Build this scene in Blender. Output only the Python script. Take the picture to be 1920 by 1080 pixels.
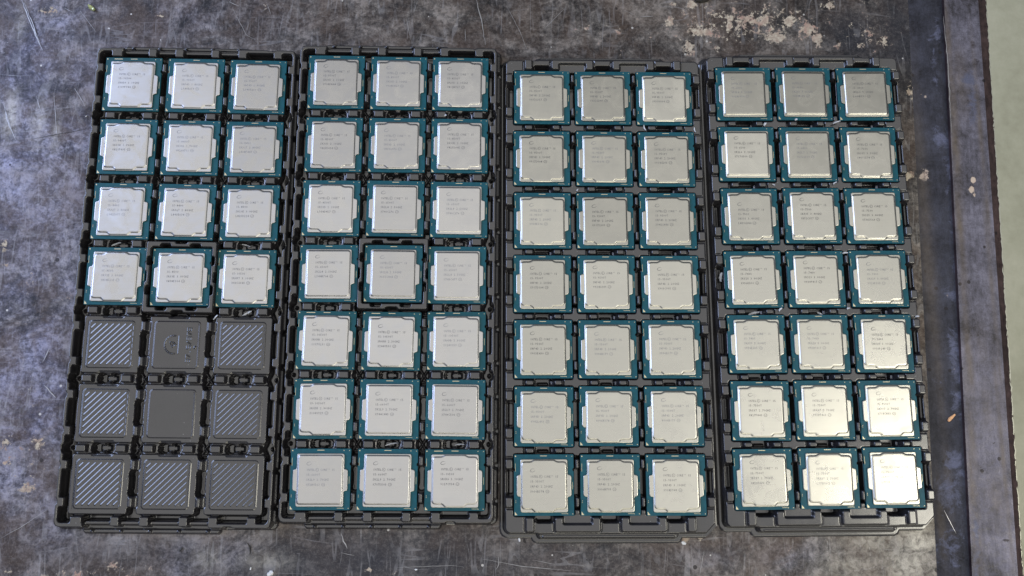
import bpy, math, random
import numpy as np
from mathutils import Matrix, Vector

random.seed(7); RNG = np.random.default_rng(7)
S = bpy.context.scene
for o in list(bpy.data.objects): bpy.data.objects.remove(o)
COL = S.collection
MM = 0.001

# ------------------------------------------------------------------ camera
BOARD_TOP = 9.5                      # height of the circuit boards above the bench, mm
F_PX = 1558.5
RT = Matrix(((0.99980934, -0.00307641, -0.01928238), (0.0, 0.98751064, -0.15755235), (0.01952625, 0.15752231, 0.98732236)))
CAM = Vector((-10.4034, -85.0038, 532.6876 + BOARD_TOP))
cd = bpy.data.cameras.new('camera'); cam = bpy.data.objects.new('camera', cd); COL.objects.link(cam)
cam.matrix_world = Matrix.Translation(CAM * MM) @ RT.to_4x4()
cd.sensor_width = 36; cd.lens = F_PX / 1920 * 36; cd.clip_start = 0.01; cd.clip_end = 50
S.camera = cam

def at(x, y, z=0.0):
    """point of the plane at height z (mm) that shows at photograph pixel x, y"""
    d = RT @ Vector(((x - 960) / F_PX, -(y - 540) / F_PX, -1))
    k = (z - CAM.z) / d.z
    return CAM + d * k

# ------------------------------------------------------------------ world, lamps, exposure
w = bpy.data.worlds.new('World'); S.world = w; w.use_nodes = True
bg = w.node_tree.nodes['Background']; bg.inputs[0].default_value = (0.86, 0.91, 1.0, 1); bg.inputs[1].default_value = 0.24
S.view_settings.view_transform = 'Standard'; S.view_settings.look = 'None'
S.view_settings.exposure = 0.0; S.view_settings.gamma = 1.0

def area(name, loc, target, sx, sy, power, color):
    l = bpy.data.lights.new(name, 'AREA'); l.shape = 'RECTANGLE'; l.size = sx; l.size_y = sy
    l.energy = power; l.color = color
    o = bpy.data.objects.new(name, l); COL.objects.link(o); o.location = loc
    o.rotation_euler = (Vector(target) - Vector(loc)).to_track_quat('-Z', 'Y').to_euler()
    return o
area('ceiling_light', (0.05, -0.2, 2.4), (0.05, -0.2, 0), 3.7, 3.3, 45, (1.0, 0.972, 0.925))
area('warm_side_window', (0.7, -2.2, 1.3), (0, 0, 0), 2.4, 0.8, 26, (1.0, 0.94, 0.76))
area('window_light', (-2.1, 0.75, 1.35), (0, 0, 0), 2.0, 1.1, 74, (0.52, 0.64, 1.0))
hp = at(1880, 1035, BOARD_TOP); hd = (hp - CAM).normalized(); hd.z = -hd.z
lp = hp * MM + hd * 1.7
area('work_lamp', lp, hp * MM, 0.46, 0.46, 8.0, (1.0, 0.95, 0.80))

# ------------------------------------------------------------------ helpers
def tag(o, label=None, cat=None, group=None, kind=None):
    if label: o['label'] = label
    if cat: o['category'] = cat
    if group: o['group'] = group
    if kind: o['kind'] = kind
    return o
def empty(name, loc=(0, 0, 0), rz=0.0, tilt=(0, 0)):
    o = bpy.data.objects.new(name, None); COL.objects.link(o); o.empty_display_size = 0.01
    o.location = Vector(loc) * MM; o.rotation_euler = (tilt[0], tilt[1], rz); return o
def mesh(name, verts, faces, mats, smooth=False, idx=None):
    m = bpy.data.meshes.new(name)
    m.from_pydata([(a * MM, b * MM, c * MM) for a, b, c in verts], [], faces)
    for mt in (mats if isinstance(mats, (list, tuple)) else [mats]): m.materials.append(mt)
    if smooth: m.polygons.foreach_set('use_smooth', [True] * len(m.polygons))
    if idx is not None: m.polygons.foreach_set('material_index', idx)
    m.update(); return m
def put(name, me, parent=None, loc=(0, 0, 0), rz=0.0):
    o = bpy.data.objects.new(name, me); COL.objects.link(o)
    o.location = Vector(loc) * MM; o.rotation_euler = (0, 0, rz)
    if parent: o.parent = parent
    return o

# ------------------------------------------------------------------ materials
def mat(name, color=(0.5, 0.5, 0.5), rough=0.5, metal=0.0, spec=0.5):
    m = bpy.data.materials.new(name); m.use_nodes = True
    b = m.node_tree.nodes['Principled BSDF']
    b.inputs['Base Color'].default_value = (*color, 1); b.inputs['Roughness'].default_value = rough
    b.inputs['Metallic'].default_value = metal; b.inputs['Specular IOR Level'].default_value = spec
    return m, m.node_tree, b
class N:
    def __init__(s, nt): s.nt = nt
    def n(s, t, **kw):
        x = s.nt.nodes.new(t)
        for k, v in kw.items(): setattr(x, k, v)
        return x
    def l(s, a, b): s.nt.links.new(a, b)
    def coord(s, scale=(1, 1, 1), rot=(0, 0, 0)):
        c = s.n('ShaderNodeTexCoord'); m = s.n('ShaderNodeMapping')
        m.inputs['Scale'].default_value = scale; m.inputs['Rotation'].default_value = rot
        s.l(c.outputs['Object'], m.inputs['Vector']); return m.outputs[0]
    def noise(s, vec, scale, detail=4, rough=0.6, dist=0.0):
        x = s.n('ShaderNodeTexNoise'); x.inputs['Scale'].default_value = scale; x.inputs['Detail'].default_value = detail
        x.inputs['Roughness'].default_value = rough; x.inputs['Distortion'].default_value = dist
        s.l(vec, x.inputs['Vector']); return x.outputs['Fac']
    def math(s, op, a, b=0.0, clamp=False):
        x = s.n('ShaderNodeMath', operation=op); x.use_clamp = clamp
        for i, v in enumerate((a, b)):
            if isinstance(v, (int, float)): x.inputs[i].default_value = v
            else: s.l(v, x.inputs[i])
        return x.outputs[0]
    def ramp(s, fac, stops):
        x = s.n('ShaderNodeValToRGB'); e = x.color_ramp.elements
        while len(e) < len(stops): e.new(0.5)
        for i, (p, c) in enumerate(stops):
            e[i].position = p; e[i].color = (*c, 1) if len(c) == 3 else c
        s.l(fac, x.inputs[0]); return x.outputs[0]
    def mr(s, v, a, b, c, d):
        x = s.n('ShaderNodeMapRange'); s.l(v, x.inputs[0])
        for i, q in enumerate((a, b, c, d)): x.inputs[i + 1].default_value = q
        return x.outputs[0]
    def mix(s, f, a, b):
        x = s.n('ShaderNodeMix', data_type='RGBA')
        if isinstance(f, (int, float)): x.inputs[0].default_value = f
        else: s.l(f, x.inputs[0])
        for i, v in ((6, a), (7, b)):
            if isinstance(v, tuple): x.inputs[i].default_value = (*v, 1)
            else: s.l(v, x.inputs[i])
        return x.outputs[2]
    def bump(s, h, bsdf, strength=0.3, dist=0.0003):
        x = s.n('ShaderNodeBump'); x.inputs['Strength'].default_value = strength; x.inputs['Distance'].default_value = dist
        s.l(h, x.inputs['Height']); s.l(x.outputs[0], bsdf.inputs['Normal'])

def plastic():
    m, nt, b = mat('dark_tray_plastic', (0.03, 0.03, 0.033), 0.36, 0.0, 0.5); k = N(nt)
    v = k.coord()
    a = k.noise(v, 60, 5, 0.65); f = k.noise(v, 900, 3, 0.6)
    k.l(k.ramp(a, [(0.3, (0.011, 0.011, 0.014)), (0.7, (0.016, 0.0155, 0.018))]), b.inputs['Base Color'])
    k.l(k.mr(a, 0.3, 0.7, 0.14, 0.22), b.inputs['Roughness']); b.inputs['IOR'].default_value = 1.70
    vo = k.n('ShaderNodeTexVoronoi'); vo.inputs['Scale'].default_value = 260; k.l(v, vo.inputs['Vector'])
    du = k.math('MULTIPLY', k.math('LESS_THAN', vo.outputs['Distance'], 0.07), k.math('GREATER_THAN', k.noise(v, 38, 3), 0.50))
    k.l(k.mix(k.math('MULTIPLY', du, 0.5), k.ramp(a, [(0.3, (0.011, 0.011, 0.013)), (0.7, (0.017, 0.016, 0.0175))]), (0.22, 0.22, 0.22)), b.inputs['Base Color'])
    k.bump(f, b, 0.05, 0.0001)
    return m
def lid():
    m, nt, b = mat('nickel_plating', (0.72, 0.715, 0.70), 0.38, 1.0); k = N(nt)
    oi = k.n('ShaderNodeObjectInfo'); rnd = oi.outputs['Random']
    c = k.n('ShaderNodeTexCoord'); ad = k.n('ShaderNodeVectorMath', operation='ADD')
    k.l(c.outputs['Object'], ad.inputs[0]); cb = k.n('ShaderNodeCombineXYZ')
    k.l(k.math('MULTIPLY', rnd, 7.0), cb.inputs[0]); k.l(k.math('MULTIPLY', rnd, 3.0), cb.inputs[2]); k.l(cb.outputs[0], ad.inputs[1])
    v = ad.outputs[0]
    big = k.noise(v, 55, 4, 0.6, 0.4); fine = k.noise(v, 1500, 2, 0.6)
    st = k.n('ShaderNodeMapping'); st.inputs['Scale'].default_value = (60, 1400, 60); k.l(v, st.inputs[0])
    br = k.noise(st.outputs[0], 1.0, 3, 0.6)
    t = k.math('ADD', k.math('MULTIPLY', rnd, 0.30), k.math('ADD', k.math('MULTIPLY', big, 0.40), k.math('MULTIPLY', k.noise(st.outputs[0], 0.8, 4, 0.7), 0.30)))
    mu = k.n('ShaderNodeMix', data_type='RGBA', blend_type='MULTIPLY'); mu.inputs[0].default_value = 1.0
    k.l(k.ramp(t, [(0.15, (0.345, 0.343, 0.335)), (0.8, (0.42, 0.415, 0.40))]), mu.inputs[6]); k.l(oi.outputs['Color'], mu.inputs[7]); k.l(mu.outputs[2], b.inputs['Base Color'])
    k.l(k.math('ADD', k.mr(k.noise(v, 95, 5, 0.68, 0.8), 0.32, 0.68, 0.20, 0.35), k.math('MULTIPLY', rnd, 0.05)), b.inputs['Roughness'])
    k.bump(br, b, 0.04, 0.00006)
    return m
def board_mat(name, c0, c1):
    m, nt, b = mat(name, c0, 0.42, 0.0, 0.22); k = N(nt)
    v = k.coord(); vo = k.n('ShaderNodeTexVoronoi'); vo.inputs['Scale'].default_value = 900; k.l(v, vo.inputs['Vector'])
    tr = k.noise(k.coord((1, 1, 1), (0, 0, 0.78)), 420, 2, 0.5)
    k.l(k.mix(k.math('MULTIPLY', tr, 1.0), c0, c1), b.inputs['Base Color'])
    k.bump(vo.outputs['Distance'], b, 0.1, 0.0001)
    return m
M_TRAY = plastic(); M_LID = lid()
M_BOARD = board_mat('solder_mask', (0.001, 0.038, 0.060), (0.002, 0.076, 0.096))
M_BOARD_GREEN = board_mat('solder_mask_green', (0.001, 0.036, 0.052), (0.002, 0.066, 0.078))
M_GOLD = mat('gold_pad', (0.50, 0.45, 0.30), 0.35, 0.6)[0]
M_CAP = mat('capacitor_ceramic', (0.30, 0.24, 0.17), 0.5)[0]
M_INK = [mat('laser_mark_' + n, c, 0.6, 0.55)[0] for n, c in (('crisp', (0.04, 0.04, 0.05)), ('medium', (0.085, 0.085, 0.095)), ('faint', (0.165, 0.165, 0.18)))]
M_SHAVE = mat('clear_plastic_shaving', (0.42, 0.44, 0.47), 0.15, 0.0, 0.8)[0]

# ------------------------------------------------------------------ trays as formed sheets (height fields)
STEP = 0.36
class Sheet:
    def __init__(s, hw, hv, z, step=STEP):
        s.nx = int(round(2 * hw / step)) + 1; s.ny = int(round(2 * hv / step)) + 1
        s.u = np.linspace(-hw, hw, s.nx); s.v = np.linspace(-hv, hv, s.ny)   # v grows downwards in the picture
        s.U, s.V = np.meshgrid(s.u, s.v); s.H = np.full_like(s.U, z); s.R = np.zeros(s.U.shape, int)
    def win(s, u0, u1, v0, v1, pad):
        i0, i1 = np.searchsorted(s.u, (u0 - pad, u1 + pad)); j0, j1 = np.searchsorted(s.v, (v0 - pad, v1 + pad))
        return (slice(j0, j1), slice(i0, i1))
    @staticmethod
    def sd(U, V, u0, u1, v0, v1, r):
        r = min(r, (u1 - u0) / 2, (v1 - v0) / 2)
        du = np.abs(U - (u0 + u1) / 2) - (u1 - u0) / 2 + r; dv = np.abs(V - (v0 + v1) / 2) - (v1 - v0) / 2 + r
        return np.hypot(np.maximum(du, 0), np.maximum(dv, 0)) + np.minimum(np.maximum(du, dv), 0) - r
    def rect(s, u0, u1, v0, v1, z, r=1.0, draft=0.9, mode='set'):
        w = s.win(u0, u1, v0, v1, draft + 1)
        if s.U[w].size == 0: return
        d = s.sd(s.U[w], s.V[w], u0, u1, v0, v1, r)
        s._put(w, d, z, draft, mode)
    def disc(s, u, v, r, z, draft=0.9, mode='set'):
        w = s.win(u - r, u + r, v - r, v + r, draft + 1)
        s._put(w, np.hypot(s.U[w] - u, s.V[w] - v) - r, z, draft, mode)
    def line(s, a, b, r, z, draft=0.6, mode='set'):
        w = s.win(min(a[0], b[0]) - r, max(a[0], b[0]) + r, min(a[1], b[1]) - r, max(a[1], b[1]) + r, draft + 1)
        p = np.array(b) - a; L = p @ p + 1e-9
        t = np.clip(((s.U[w] - a[0]) * p[0] + (s.V[w] - a[1]) * p[1]) / L, 0, 1)
        s._put(w, np.hypot(s.U[w] - a[0] - t * p[0], s.V[w] - a[1] - t * p[1]) - r, z, draft, mode)
    def _put(s, w, d, z, draft, mode):
        t = np.clip(0.5 - d / draft, 0, 1); t = t * t * (3 - 2 * t)
        h = s.H[w]
        if mode == 'add': s.H[w] = h + z * t
        elif mode == 'max': s.H[w] = np.maximum(h, h * (1 - t) + z * t)
        elif mode == 'min': s.H[w] = np.minimum(h, h * (1 - t) + z * t)
        else: s.H[w] = h * (1 - t) + z * t
    def blur(s, n=1):
        for _ in range(n):
            for ax in (0, 1):
                a = np.roll(s.H, 1, ax); b = np.roll(s.H, -1, ax); s.H = (a + 2 * s.H + b) / 4
    def build(s, keep, label):
        """label: int per grid quad; returns {label: mesh}"""
        lab = label[:-1, :-1]; kp = keep[:-1, :-1] & keep[1:, 1:] & keep[:-1, 1:] & keep[1:, :-1]
        ids = np.arange(s.nx * s.ny).reshape(s.ny, s.nx)
        out = {}
        co = np.stack([s.U.ravel(), -s.V.ravel(), s.H.ravel()], 1) * MM
        for L in np.unique(lab[kp]):
            m = kp & (lab == L)
            q = np.stack([ids[:-1, :-1][m], ids[1:, :-1][m], ids[1:, 1:][m], ids[:-1, 1:][m]], 1)
            used, inv = np.unique(q.ravel(), return_inverse=True); nq = len(q)
            me = bpy.data.meshes.new('sheet'); me.vertices.add(len(used)); me.vertices.foreach_set('co', co[used].astype(np.float32).ravel())
            me.loops.add(nq * 4); me.loops.foreach_set('vertex_index', inv.astype(np.int32).ravel())
            me.polygons.add(nq); me.polygons.foreach_set('loop_start', np.arange(0, nq * 4, 4, dtype=np.int32))
            me.polygons.foreach_set('use_smooth', np.ones(nq, bool))
            me.materials.append(M_TRAY); me.update(calc_edges=True); out[int(L)] = me
        return out

def octo(s, u0, u1, v0, v1, z):   # dumbbell trench: two round ends and a narrow waist
    if u1 - u0 > v1 - v0:
        c = (v0 + v1) / 2; r = (v1 - v0) / 2
        s.disc(u0 + r, c, r, z, 0.7, 'min'); s.disc(u1 - r, c, r, z, 0.7, 'min'); s.rect(u0 + r, u1 - r, c - r * 0.55, c + r * 0.55, z, 0.3, 0.7, 'min')
    else:
        c = (u0 + u1) / 2; r = (u1 - u0) / 2
        s.disc(c, v0 + r, r, z, 0.7, 'min'); s.disc(c, v1 - r, r, z, 0.7, 'min'); s.rect(c - r * 0.55, c + r * 0.55, v0 + r, v1 - r, z, 0.3, 0.7, 'min')

# ---- tray kind with ribbed pockets (two left trays)
PAX, PAY = 41.75, 43.5
def tray_ribbed():
    F, T, Z0 = 8.0, 10.4, 0.6
    s = Sheet(70, 164, 0.5)
    s.rect(-52, 33.5, -160.3, 160.9, 3.6, 2.5, 1.0)                       # end tabs, lower than the tray
    s.rect(-68.8, 68.8, -157.6, 158.2, 2.6, 4, 1.2)                       # outer lip
    s.rect(-67.2, 66.6, -156.6, 157.0, T, 4.5, 1.0)                       # rim
    s.rect(67.0, 68.3, -153, 154, 6.5, 0.6, 0.8, 'max')
    # dents in the long outer walls
    for r in range(7):
        cv = (r - 3) * PAY
        for dv in (-10.5, 11.5):
            s.disc(-68.6, cv + dv - 1, 2.3, 2.0, 1.0, 'min'); s.disc(67.9, cv + dv + 2, 1.6, 1.0, 0.8, 'min')
    s.disc(39.5, 158.2, 3.2, 1.0, 0.9, 'min'); s.disc(50, -158.2, 3.0, 1.0, 1.2, 'min')
    for k in range(5):                                                    # nubs along the tabs
        for sg in (-1, 1): s.disc(-45 + 17.8 * k, sg * (158.9 if sg < 0 else 159.6), 0.8, 1.4, 0.9, 'add')
    # interior sunk field
    s.rect(-64.2, 63.6, -153.6, 153.6, Z0, 2.5, 1.0)
    # end bands: ledges and black slots
    for sg in (-1, 1):
        def R(u0, u1, a, b, z, *k):
            v0, v1 = sg * a, sg * b
            s.rect(u0, u1, min(v0, v1), max(v0, v1), z, *k)
        R(-48.4, 27.6, 155.2, 157.6, 2.6, 0.5, 0.9)
        R(-49.0, 27.6, 152.6, 155.3, 7.4, 0.4, 0.7)
        for a, b in ((-57.3, -49.3), (-32.8, -26.6), (-15.0, -8.6), (9.2, 15.3), (27.2, 33.6), (50.8, 57.3)):
            R(a, b, 149.7, 156.2, T, 1.0, 0.8)
        R(34, 51, 153.4, 156.2, T, 0.6, 0.8)
        R(-66, -49.3, 153.4, 156.2, T, 0.8, 0.8); R(56, 65.5, 153.4, 156.2, T, 0.8, 0.8)
    for r in range(7):
        for c in range(3):
            cu, cv = (c - 1) * PAX, (r - 3) * PAY
            s.rect(cu - 18.6, cu + 18.6, cv - 18.9, cv + 18.9, F, 2.0, 1.2)
    for r in range(-1, 7):
        for c in range(3):
            cu = (c - 1) * PAX; gv = (r - 2.5) * PAY
            if 0 <= r < 6:
                s.rect(cu - 18, cu + 18, gv - 3.2, gv + 3.2, F - 1.5, 1, 1.2)
                for a, b in ((-16.1, -9.2), (8.5, 15.5)): s.rect(cu + a, cu + b, gv - 2.45, gv + 2.45, T, 0.7, 0.7)
                s.rect(cu - 6.6, cu + 6.6, gv - 4.6, gv + 4.6, F - 0.7, 0.8, 0.5, 'min')
                octo(s, cu - 7.4, cu + 6.6, gv - 3.1, gv + 3.1, 0.6)
                s.rect(cu - 3.0, cu + 3.4, gv - 1.6, gv + 1.6, 2.6, 0.5, 0.9)
                for du in (-7.4, 6.9): s.disc(cu + du, gv, 0.9, 5.0, 0.8, 'max')
    for r in range(7):
        cv = (r - 3) * PAY
        for c in range(4):
            gu = (c - 1.5) * PAX
            if c == 0: gu = -62.6
            if c == 3: gu = 62.4
            wd = 2.1
            for a, b in ((-14.9, -8.5), (7.7, 14.1)):
                if 0 < c < 3:
                    s.rect(gu - 3.6, gu + 3.6, cv + a - 0.6, cv + b + 0.6, F - 0.4, 1.0, 1.0)
                    s.rect(gu - 1.75, gu + 1.75, cv + a, cv + b, T, 0.6, 1.1)
                    s.rect(gu + 1.2, gu + 1.7, cv + a, cv + b, 8.3, 0.2, 0.6, 'min')
                elif c == 0: s.rect(-66, -61.2, cv + a, cv + b, T, 1.0, 0.8)
                else: s.rect(61.2, 65.5, cv + a, cv + b, T, 1.0, 0.8)
            if 0 < c < 3:
                s.rect(gu - 2.0, gu + 2.0, cv - 7.8, cv + 7.0, Z0 + 1.0, 0.8, 0.8, 'min')
                octo(s, gu - 2.6, gu + 2.6, cv - 8.2, cv + 7.4, 0.6)
                s.line((gu + 2.2, cv - 5), (gu + 2.2, cv + 4), 0.35, F - 0.9, 0.6, 'max')
            elif c == 0: s.rect(-64.2, -60.4, cv - 7.6, cv + 6.6, Z0, 0.5, 0.7, 'min')
            else: s.rect(60.2, 63.6, cv - 7.6, cv + 6.6, Z0, 0.8, 0.7, 'min')
    for r in range(6):                                                    # star shaped ribs where four pockets meet
        for c in range(4):
            gu = (c - 1.5) * PAX; gv = (r - 2.5) * PAY
            gu = -62.3 if c == 0 else (62 if c == 3 else gu)
            s.disc(gu, gv, 3.4, 0.8, 1.2, 'min')
            if 0 < c < 3:
                s.rect(gu - 2.4, gu + 2.4, gv - 4.6, gv + 4.6, 0.8, 1, 1, 'min')
                s.line((gu - 2.6, gv + 4.2), (gu + 2.4, gv - 3.6), 0.3, 4.6, 0.7, 'max'); s.line((gu - 2.6, gv - 3.8), (gu + 2.0, gv + 3.4), 0.3, 4.2, 0.7, 'max')
                s.line((gu - 2.6, gv + 4.4), (gu + 2.4, gv + 4.2), 0.3, 4.4, 0.7, 'max')
            else: s.disc(gu + (-1 if c == 0 else 1), gv, 0.8, 5.0, 0.9, 'max')
    # raised ring round the middle pocket
    cu, cv, K = 0, 0, 12.2
    rw = s.win(-26, 26, -27, 27, 0)
    d0 = s.sd(s.U[rw], s.V[rw], -22.9, 22.9, -23.6, 23.6, 1.6); d1 = s.sd(s.U[rw], s.V[rw], -19.3, 19.3, -19.3, 19.3, 1.0)
    ring = np.maximum(d0, -d1)
    def cut(u0, u1, v0, v1):
        nonlocal ring
        ring = np.maximum(ring, -s.sd(s.U[rw], s.V[rw], u0, u1, v0, v1, 1.0))
    for sg in (-1, 1):
        for a in (-10.6, 8.6): cut(a - 3.1, a + 3.1, min(sg * 18, sg * 21.4), max(sg * 18, sg * 21.4)); cut(min(sg * 18, sg * 21.2), max(sg * 18, sg * 21.2), a - 2.6, a + 2.6)
        cut(-4.0, 3.2, min(sg * 22.2, sg * 25), max(sg * 22.2, sg * 25)); cut(min(sg * 21.7, sg * 25), max(sg * 21.7, sg * 25), -3.2, 3.2)
    base = s.H[rw]; inner = s.sd(s.U[rw], s.V[rw], -23.2, 23.2, -24, 24, 1.5) < 0
    base = np.where(inner & (d1 > -0.6), 1.2, base)
    t = np.clip(0.5 - ring / 0.8, 0, 1); t = t * t * (3 - 2 * t)
    s.H[rw] = base * (1 - t) + K * t
    LAB = np.zeros(s.U.shape, int)
    LAB[rw][(s.sd(s.U[rw], s.V[rw], -23.4, 23.4, -24.1, 24.1, 1.5) < 0) & (s.sd(s.U[rw], s.V[rw], -18.8, 18.8, -18.8, 18.8, 1.0) > 0)] = 1
    s.blur(1)
    # holes for the pads of the lower three rows; each pad is its own finer piece
    for r in (4, 5, 6):
        for c in range(3):
            cu, cv = (c - 1) * PAX, (r - 3) * PAY
            LAB[(np.abs(s.U + STEP / 2 - cu) < 15.6) & (np.abs(s.V + STEP / 2 - cv) < 15.6)] = 9
    keep = (s.sd(s.U, s.V, -69.3, 69.3, -158.1, 158.7, 4.4) < 0) | (s.sd(s.U, s.V, -52.6, 34.1, -161, 161.8, 2.8) < 0)
    out = s.build(keep, LAB); del out[9]; return out
def pad_mesh(kind):
    s = Sheet(15.8, 15.8, 8.0, 0.22)
    cu = cv = 0
    x0, x1, y0, y1 = -14.6, 14.4, -14.9, 15.0
    s.rect(x0, x1, y0, y1, 0.45, 2.0, 0.7, 'add'); s.rect(x0 + 0.9, x1 - 0.9, y0 + 0.9, y1 - 0.9, -0.15, 1.6, 0.6, 'add')
    if kind == 'ribbed':
        for k in range(-6, 7):
            a = k * 2.72; e = 12.6; h = e - abs(a) * 0.7071
            m_ = a * 0.7071
            if h < 0.6: continue
            s.line((m_ - h, m_ + h), (m_ + h, m_ - h), 0.31, 0.39, 1.45, 'add')
    elif kind == 'marked':
        seg = [(-6.5 + 5.8 * (1 - math.cos(t)) - 1.0, 5.8 * math.sin(t)) for t in np.linspace(-1.75, 1.75, 15)]
        for a, b in zip(seg[:-1], seg[1:]): s.line((cu + a[0], cv + a[1]), (cu + b[0], cv + b[1]), 0.18, 0.55, 0.6, 'add')
        s.line((cu + 1.4, cv - 5.4), (cu + 1.4, cv + 5.6), 0.2, 0.5, 0.6, 'add')
        for a, b in (((-4, -1.6), (-2.4, 1.4)), ((-4, -1.6), (-1.8, -1.2)), ((-2.4, 1.4), (-0.6, 0.4)), ((-1.8, -1.2), (-0.4, 0.4))):
            s.line((cu + a[0], cv + a[1]), (cu + b[0], cv + b[1]), 0.2, 0.6, 0.6, 'add')
        SEG = {'3': ((0, 0, 1, 0), (1, 0, 1, 2), (0, 1, 1, 1), (0, 2, 1, 2)), '7': ((0, 0, 1, 0), (1, 0, 0.3, 2)), '8': ((0, 0, 1, 0), (1, 0, 1, 2), (0, 1, 1, 1), (0, 2, 1, 2), (0, 0, 0, 2)),
               '/': ((0, 2, 1, 0),), '5': ((1, 0, 0, 0), (0, 0, 0, 1), (0, 1, 1, 1), (1, 1, 1, 2), (1, 2, 0, 2)), '2': ((0, 0, 1, 0), (1, 0, 1, 1), (1, 1, 0, 1), (0, 1, 0, 2), (0, 2, 1, 2)), '.': ((0.5, 1.9, 0.5, 2),)}
        for k, ch in enumerate('37.5/378'):
            for a, b, c2, d2 in SEG[ch]:                           # reads from bottom to top
                bu, bv = cu + 6.6, cv + 11 - k * 2.85
                s.line((bu + b * 1.25, bv - a * 1.6), (bu + d2 * 1.25, bv - c2 * 1.6), 0.14, 0.6, 0.45, 'add')
        s.disc(cu + 11.8, cv + 1.6, 0.7, 0.6, 0.7, 'add')
    s.blur(1)
    lim = (np.abs(s.U) < 99)
    e = np.minimum(15.8 - np.abs(s.U), 15.8 - np.abs(s.V)); s.H = np.where(e < 0.35, 7.97, s.H)
    return s.build(lim, np.zeros(s.U.shape, int))[0]

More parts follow.
